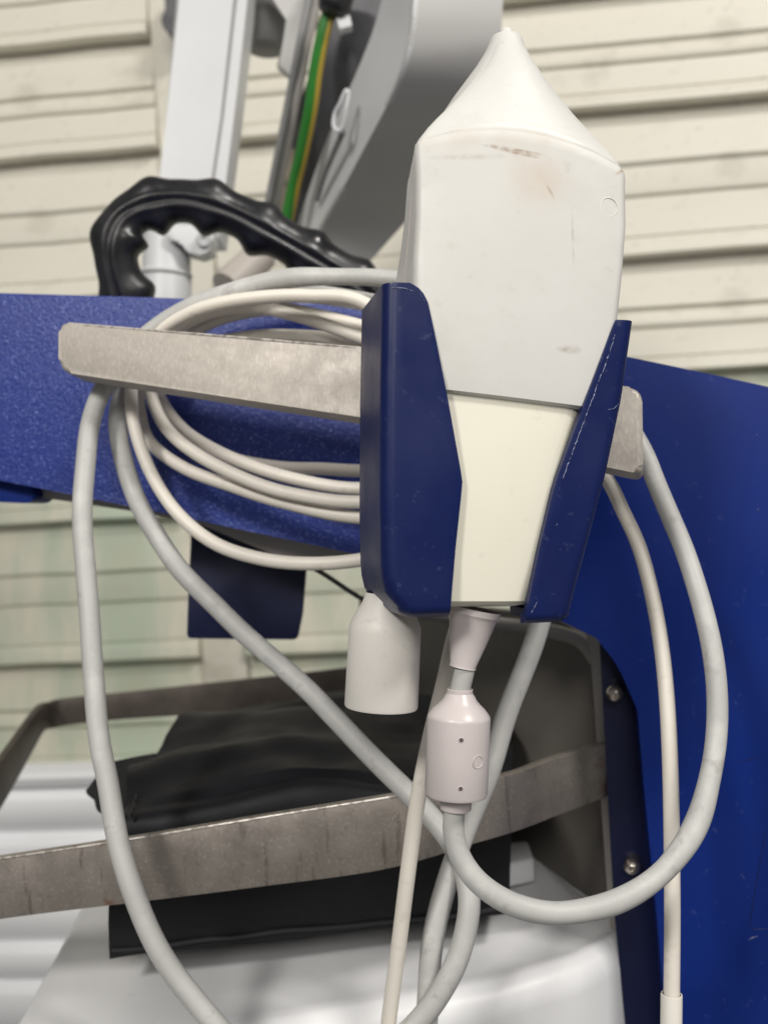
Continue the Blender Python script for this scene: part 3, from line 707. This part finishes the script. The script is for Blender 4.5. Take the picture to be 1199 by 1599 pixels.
bm = bmesh.new(); lathe(bm, P(1048, 1552, .358), P(1046, 1730, .357), [(0, .0033), (0, .0037), (.01, .0038), (1, .0038)], 24, cap=False); link('sleeve', bm, 'sleeve', wc)
cable('white_cable_strand', [(250, 640, .474), (300, 690, .472), (370, 718, .468), (440, 730, .463), (500, 732, .458), (565, 735, .452), (650, 730, .45)], .003, 'cable_white', wc, 6, 12)

bm = bmesh.new()
lathe(bm, P(604, 926, .334), P(595, 1104, .334), [(0, .0070), (.08, .0080), (.24, .0112), (.29, .0119), (.34, .0121), (.985, .01235), (1, .0121), (1, .0108), (.8, .0106)], 48, cap=False)
o = link('plastic_cap', bm, 'cap_white', None, angle=30)
tag(o, 'scuffed white plastic cap hanging under the lower left of the blue holder', 'cap')

# pouch
def pouch():
    root = empty('pouch', P(480, 1500, .47), 'black leatherette pouch lying on the white base inside the tray rail', 'pouch')
    def row(l, r, n=48): return [P(l[0] + (r[0] - l[0]) * k / n, l[1] + (r[1] - l[1]) * k / n, l[2] + (r[2] - l[2]) * k / n) for k in range(n + 1)]
    keys = [((172, 1500, .444), (795, 1428, .462)), ((170, 1400, .438), (797, 1335, .458)), ((182, 1290, .436), (800, 1245, .455)), ((196, 1250, .455), (800, 1210, .475)), ((212, 1200, .50), (800, 1165, .52)), ((258, 1146, .56), (795, 1122, .57)), ((312, 1114, .62), (785, 1092, .63)), ((318, 1125, .645), (785, 1100, .65)), ((325, 1260, .66), (785, 1250, .66))]
    L = catmull([Vector(k[0]) for k in keys], 8); Rr = catmull([Vector(k[1]) for k in keys], 8)
    bm = bmesh.new(); V = []
    for i, (l, r) in enumerate(zip(L, Rr)):
        t = i / (len(L) - 1); row_ = []
        for k, p in enumerate(row(l, r)):
            s = k / 48
            amp = .003 + .010 * math.sin(math.pi * min(1, t * 1.05))
            d = noise.noise(Vector((p.x * 9, p.y * 22, p.z * 14))) * amp + noise.noise(Vector((p.x * 34, p.y * 50, p.z * 20))) * .0034 * (.3 + math.sin(math.pi * min(1, t * 1.05))) + .0016 * noise.noise(Vector((p.x * 18 + p.z * 60, p.y * 70, p.z * 30)))
            bul = .010 * math.sin(math.pi * s) * (1 if .35 < t < .85 else .2)
            row_.append(bm.verts.new(p + Vector((0, -.3, 1)) * (d + bul * .5)))
        V.append(row_)
    for A, B in zip(V, V[1:]):
        for i in range(48): bm.faces.new((A[i], A[i + 1], B[i + 1], B[i]))
    bm.faces.new([r[0] for r in V]); bm.faces.new([r[-1] for r in V][::-1])
    b = link('pouch_body', bm, 'black_leather', root, angle=70)
    # loose side flap
    bm = bmesh.new()
    fl = [(133, 1236, .50), (150, 1212, .505), (166, 1190, .51), (205, 1182, .515), (244, 1175, .52), (225, 1240, .49), (205, 1290, .462), (192, 1322, .45), (176, 1300, .46), (158, 1268, .475), (150, 1262, .48), (146, 1246, .49)]
    f = [bm.verts.new(P(*q)) for q in fl]; g = [bm.verts.new(P(q[0] + 4, q[1] + 6, q[2] + .006)) for q in fl]
    bm.faces.new(f); bm.faces.new(g[::-1])
    for i in range(len(f)): bm.faces.new((f[i], g[i], g[(i + 1) % len(f)], f[(i + 1) % len(f)]))
    bevel_all(bm, .001, 2); link('side_flap', bm, 'black_cloth', root)
    # stitching along the left edge of the top
    bm = bmesh.new()
    for k in range(9):
        t = k / 8; c = P(206 + 26 * t, 1285 - 82 * t, .437 + .062 * t) + Vector((0, -.002, .004))
        box(bm, c, (R, U, F), (.0005, .0011, .0005))
    link('stitching', bm, 'stitch', root)
    # folded hem of the hanging front
    hem = [P(175 + (795 - 175) * k / 20, 1484 - 66 * k / 20, .4425 + .018 * k / 20) for k in range(21)]
    bm = bmesh.new(); sweep(bm, [h + Vector((0, -.001 * noise.noise(h * 60), .0015 * noise.noise(h * 45))) for h in hem], .0011, 8); link('hem', bm, 'black_cloth', root)
pouch()
